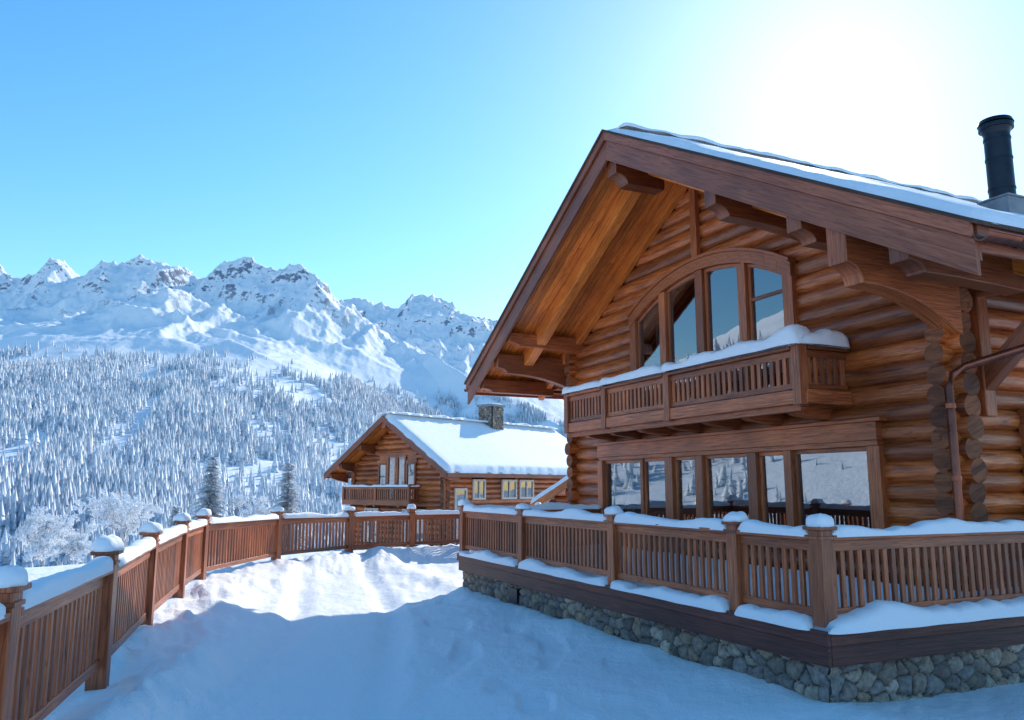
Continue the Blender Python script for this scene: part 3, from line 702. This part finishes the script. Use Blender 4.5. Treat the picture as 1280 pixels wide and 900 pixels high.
# ------------------------------------------------------------ second chalet
c2=empty('log_chalet',(-7.4,45.65,0),math.atan2(-.624,.782)); Z0=V((0,0,0))
AP=4.0;K2=.64;HS2=5.05;DL=16.5
def z2(x): return AP-K2*abs(x)
lg=MB();le=MB(); z=-4.9
while z<3.6:
    hw=min(3.95 if z<1.1 else 3.7,(AP-.3-z)/K2)
    if hw<.2: break
    ops=[]
    if -.9<z<1.75: ops.append((-1.5,1.6))
    if -3.2<z<-1.25: ops+= [(-2.6,-1.4),(.6,2.4)]
    for a,b_ in rowsegs(-hw,hw,ops): lg.log((a,1.35,z),(b_,1.35,z),.17,le,12)
    ops=[]
    if -.75<z<.25: ops=[(3.4,4.5),(6.0,7.4),(7.7,9.1)]
    if -3.6<z<-.3: ops+=[(1.9,2.9)]
    ops=sorted(ops)
    for a,b_ in rowsegs(1.1,15.5,ops):
        if z<1.1: lg.log((3.7,a,z+.15),(3.7,b_,z+.15),.17,le,12)
    if z<1.1: lg.log((-3.7,1.1,z+.15),(-3.7,15.5,z+.15),.17,le,12)
    z+=.3
lg.obj('log_walls',M_log,c2); le.obj('log_ends',M_end,c2)
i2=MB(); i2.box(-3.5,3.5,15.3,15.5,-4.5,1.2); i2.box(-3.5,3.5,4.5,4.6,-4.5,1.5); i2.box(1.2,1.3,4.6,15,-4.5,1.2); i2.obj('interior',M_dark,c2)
r2_=MB();b2=MB();s2=MB();o2=MB();p2=MB()
for sg in (-1,1):
    xe=sg*HS2
    r2_.extr([(0,.05,AP-.02),(xe,.05,z2(xe)-.02),(xe,.05,z2(xe)-.2),(0,.05,AP-.2)],(0,DL,0))
    b2.extr([(0,-.02,AP+.02),(xe,-.02,z2(xe)+.02),(xe,-.02,z2(xe)-.36),(0,-.02,AP-.36)],(0,.06,0))
    b2.box(min(xe,xe+sg*.05),max(xe,xe+sg*.05),.05,DL,z2(xe)-.28,z2(xe)+.01)
    y=.1
    while y<1.3: o2.beam((sg*.03,y,AP-.23),(xe*.98,y,z2(xe*.98)-.23),.14,.03); y+=.15
    for x in (3.7,2.0,4.6): p2.extr([(sg*x-.12,1.4,z2(x)-.3),(sg*x-.12,.1,z2(x)-.3),(sg*x-.12,.1,z2(x)-.55),(sg*x-.12,.5,z2(x)-.68),(sg*x-.12,1.4,z2(x)-.85)],(.24,0,0))
    n=V((sg,0,-K2)).normalized(); s2.slab((0,-.02,AP+.01),n,(0,1,0),(HS2+.08)*math.sqrt(1+K2*K2),DL+.1,.30,.2,.22,15+sg,.08,.35)
s2.strip((0,-.02,AP+.12),(0,DL,AP+.12),1.3,.17)
p2.extr([(-.14,1.4,AP-.4),(-.14,.1,AP-.4),(-.14,.1,AP-.7),(-.14,1.4,AP-.95)],(.28,0,0))
p2.box(-3.6,1.9,.35,1.2,-.98,-.84); p2.box(-3.6,1.9,.3,.36,-1.05,-.78)
railing(p2,s2,(-3.6,.36),(1.9,.36),.0,-.82,.16,topw=.16,sh=.12,bw=.09); railing(p2,s2,(1.88,.4),(1.88,1.2),.0,-.82,.16); railing(p2,s2,(-3.58,.4),(-3.58,1.2),.0,-.82,.16)
for x in (-3.6,-.8,1.9): p2.box(x-.07,x+.07,.29,.43,-1.05,.03)
for x in (-3,-1,1): p2.box(x-.08,x+.08,.4,1.3,-1.15,-.98)
p2.tube([(3.95,1.0,.5),(3.95,1.05,-.2),(3.95,1.05,-4)],.05,8)
f2_=MB(); glm=MB(); gls=glm; fd_=MB()
def win(x0,x1,z0,z1,y,axis='x',mull=1,w=.11,F=None):
    F=F or f2_
    bars=[(x0,x1,z0,z0+w),(x0,x1,z1-w,z1),(x0,x0+w,z0+w+.002,z1-w-.002),(x1-w,x1,z0+w+.002,z1-w-.002)]
    for i in range(mull):
        xm=x0+(x1-x0)*(i+1)/(mull+1); bars.append((xm-.04,xm+.04,z0+w+.003,z1-w-.003))
    for a,b_,c,d in bars:
        if axis=='x': F.box(a,b_,y-.06,y+.06,c,d)
        else: F.box(y-.06,y+.06,a,b_,c,d)
    pane(x0,x1,z0,z1,y,axis)
for i,(a,zt) in enumerate(((-1.5,1.35),(-.74,1.78),(.05,1.78),(.84,1.35))): win(a,a+.76,-.8,zt,1.17,'x',0,.11,fd_)
fd_.box(-1.6,1.7,1.1,1.25,1.79,1.92); fd_.box(-1.6,-.78,1.11,1.24,1.36,1.5); fd_.box(.86,1.7,1.11,1.24,1.36,1.5)
lg2=MB()
for (a,b_) in ((-1.5,-.76),(.84,1.6)): lg2.box(a,b_,1.2,1.3,1.5,1.79)
lg2.obj('gable_window_infill',M_trim,c2)
win(-2.6,-1.4,-3.2,-1.25,1.17); win(.6,2.4,-3.2,-1.25,1.17)
win(3.4,4.5,-.75,.4,3.9,'y'); win(6.0,7.4,-.75,.4,3.9,'y'); win(7.7,9.1,-.75,.4,3.9,'y'); win(1.9,2.9,-3.4,-.1,3.9,'y',0)
r2_.obj('roof',M_shingle,c2); b2.obj('bargeboards',M_barge,c2); s2.obj('roof_snow',M_snow,c2); o2.obj('soffit_planks',M_soffit,c2); p2.obj('beams_and_balcony',M_beam,c2)
f2_.obj('window_frames',M_whiteframe,c2); fd_.obj('gable_window_frames',M_trim,c2); glm.obj('window_panes',M_glass,c2)
for (A,B,nn) in (((-.15,8.6),(.95,8.6),(0,-1)),((.95,8.6),(.95,9.7),(1,0)),((.95,9.7),(-.15,9.7),(0,1)),((-.15,9.7),(-.15,8.6),(-1,0))):
    stone('chimney_stone',A,B,2.8,5.15,nn,c2,Z0)
cc=MB(); cc.box(-.28,1.08,8.47,9.83,5.15,5.3); cc.obj('chimney_cap',M_flash,c2,Z0,.01)
cc=MB(); cc.dome((.4,9.15,5.29),.68,.12); cc.obj('chimney_snow',M_snow,c2)
cc=MB(); cc.box(-.1,.9,8.65,9.65,2.8,5.14); cc.obj('chimney_core',M_flash,c2)

# ------------------------------------------------------------ shed with snowy roof
sd=empty('wooden_shed',(3.6,30.5,0),math.radians(-22))
a1=MB();a2=MB();a3=MB();a4=MB(); hs=3.2;ap=1.25;kk=.62
for sg in (-1,1):
    xe=sg*hs; a1.extr([(0,0,ap),(xe,0,ap-kk*hs),(xe,0,ap-kk*hs-.3),(0,0,ap-.3)],(0,.08,0)); a1.extr([(0,.09,ap-.02),(xe,.09,ap-kk*hs-.02),(xe,.09,ap-kk*hs-.15),(0,.09,ap-.15)],(0,6,0))
    n=V((sg,0,-kk)).normalized(); a2.slab((0,0,ap),n,(0,1,0),hs*math.sqrt(1+kk*kk),6.1,.25,.16,.6,30+sg)
z=-3.6
while z<.7:
    hw=min(2.6,(ap-.3-z)/kk); a3.log((-hw,.9,z),(hw,.9,z),.16,a4,12); 
    if z<-.6: a3.log((-2.45,.7,z+.14),(-2.45,6,z+.14),.16,a4,12)
    z+=.28
a1.obj('roof',M_soffit,sd); a2.obj('roof_snow',M_snow,sd); a3.obj('log_walls',M_log,sd); a4.obj('log_ends',M_end,sd)

# ------------------------------------------------------------ trees
def ground_z(x,y): return float(terrain(np.array([x]),np.array([y]))[0][0])
def frosted(x,y,h,sd_):
    random.seed(sd_); wd=MB(); fz=MB()
    def grow(p,d,l,r,dep):
        n=4; pts=[p.copy()]; rr=[r]
        for i in range(n):
            d=(d+V((random.gauss(0,.10),random.gauss(0,.10),random.gauss(.03,.07)))).normalized(); p=p+d*l/n; pts.append(p.copy()); rr.append(r*(1-.5*(i+1)/n))
        wd.tube(pts,rr,5 if dep<3 else 3,cap=False)
        if dep>=2:
            for k in range(10 if dep>=4 else 6):
                t=random.random(); q=pts[0].lerp(pts[-1],t)+V([random.gauss(0,.05*h/6) for _ in range(3)]); s_=random.uniform(.03,.085)*h/6
                a=V([random.gauss(0,1) for _ in range(3)]).normalized()*s_; b_=V([random.gauss(0,1) for _ in range(3)]).normalized()*s_
                o=len(fz.v); fz.v+=[q-a,q+b_,q+a,q-b_]; fz.face((o,o+1,o+2,o+3),[(0,0)]*4,.5)
        if dep<5:
            for k in range(4 if dep<4 else 3):
                t=random.uniform(.35,1.0) if dep else random.uniform(.3,1); q=pts[0].lerp(pts[-1],t) if dep else pts[min(4,1+int(t*3.99))]
                a=V((random.gauss(0,1),random.gauss(0,1),random.gauss(.25,.5))).normalized(); nd=(d*.75+a*.85).normalized(); grow(q,nd,l*random.uniform(.58,.78),rr[-1]*.75,dep+1)
    grow(V((0,0,-.3)),V((0,0,1)),h*.36,h*.02,0)
    e=empty('frosted_tree',(x,y,ground_z(x,y))); wd.obj('trunk_and_limbs',M_bark,e); fz.obj('frosted_twigs',M_frost,e)
def conifer(x,y,h,sd_,snowy=.85):
    random.seed(sd_); wd=MB(); fz=MB(); sn_=MB()
    wd.tube([(0,0,-.4),(0,0,h*.5),(0,0,h)],[h*.022,h*.012,.01],7)
    z=h*.06
    while z<h*.98:
        t=z/h; R=(h*.34*(1-t)**.85+.05)*random.uniform(.8,1.15); nb=int(11-4*t); a0=random.random()*6
        for k in range(nb):
            a=a0+6.283*k/nb+random.gauss(0,.2); rl=R*random.uniform(.6,1.15); d=V((math.cos(a),math.sin(a),0)); sdv=V((-math.sin(a),math.cos(a),0))
            m=max(3,int(rl/.16)); zj=random.gauss(0,h*.012)
            for i in range(m):
                s=(i+.6)/m; c=V((0,0,z+zj))+d*rl*s+V((0,0,-.32*rl*s*s+.05*s)); w=(.30*(1-.65*s)+.05)*h/7*1.1
                for sg in (-1,1):
                    for rep in range(2):
                        tip=c+sdv*sg*w*random.uniform(.5,1.2)+d*w*random.uniform(.1,.7)+V((0,0,-w*random.uniform(.1,.5))); bs_=d*w*.28
                        for (mb,dz) in ((fz,0),)+(((sn_,.025),) if random.random()<snowy else ()):
                            g=1.0 if mb is fz else 1.15
                            tp=c+(tip-c)*g; o=len(mb.v); mb.v+=[c-bs_*g+V((0,0,dz)),c+bs_*g+V((0,0,dz)),tp+bs_*.5*g+V((0,0,dz)),tp-bs_*.4*g+V((0,0,dz-.02))]; mb.face((o,o+1,o+2,o+3),[(0,0)]*4,.5)
        z+=h*.035
    e=empty('snowy_pine_tree',(x,y,ground_z(x,y))); wd.obj('trunk',M_bark,e); fz.obj('needles',M_needle,e); sn_.obj('branch_snow',M_frost,e)
conifer(-22.3,60,8.0,1,1.0); conifer(-15.2,55,6.4,2,.95); conifer(-31,75,6.5,3,1.0)
frosted(-18.6,40,5.0,5); frosted(-24.5,43,4.2,6); frosted(-19.0,62,6.5,7); frosted(-36,66,6,9)
conifer(-19,13,8.5,21); conifer(-27,19,9,22); conifer(-24,5,8,23); frosted(-17,9.5,6,24)

# ------------------------------------------------------------ sky, sun, camera
w=bpy.data.worlds.new('World'); scene.world=w; w.use_nodes=True; nt=w.node_tree
sk=nt.nodes.new('ShaderNodeTexSky'); sk.sky_type='NISHITA'; sk.sun_disc=False; sk.sun_elevation=SUN_EL; sk.sun_rotation=SUN_AZ; sk.altitude=400; sk.air_density=1.15; sk.dust_density=.26; sk.ozone_density=3.0
hs_=nt.nodes.new('ShaderNodeHueSaturation'); hs_.inputs['Hue'].default_value=.494; hs_.inputs['Saturation'].default_value=1.27; hs_.inputs['Value'].default_value=1.55
bgn=nt.nodes['Background']; bgn.inputs[1].default_value=.15; nt.links.new(sk.outputs[0],hs_.inputs['Color']); nt.links.new(hs_.outputs[0],bgn.inputs[0])
ld=bpy.data.lights.new('sun','SUN'); ld.energy=5.0; ld.angle=math.radians(.5); ld.color=(1,.94,.83)
lo=bpy.data.objects.new('sun',ld); scene.collection.objects.link(lo)
sdv=V((math.sin(SUN_AZ)*math.cos(SUN_EL),math.cos(SUN_AZ)*math.cos(SUN_EL),math.sin(SUN_EL))); lo.rotation_euler=sdv.to_track_quat('Z','Y').to_euler(); lo.location=(20,40,40)
cd=bpy.data.cameras.new('camera'); cam=bpy.data.objects.new('camera',cd); scene.collection.objects.link(cam); scene.camera=cam
cd.sensor_width=36; cd.lens=36*1000/1280; cd.clip_start=.1; cd.clip_end=20000
cam.location=(0,0,0); cam.rotation_euler=(math.radians(90+8.98),0,0)
scene.view_settings.view_transform='Standard'; scene.view_settings.look='None'; scene.view_settings.exposure=0; scene.view_settings.gamma=1
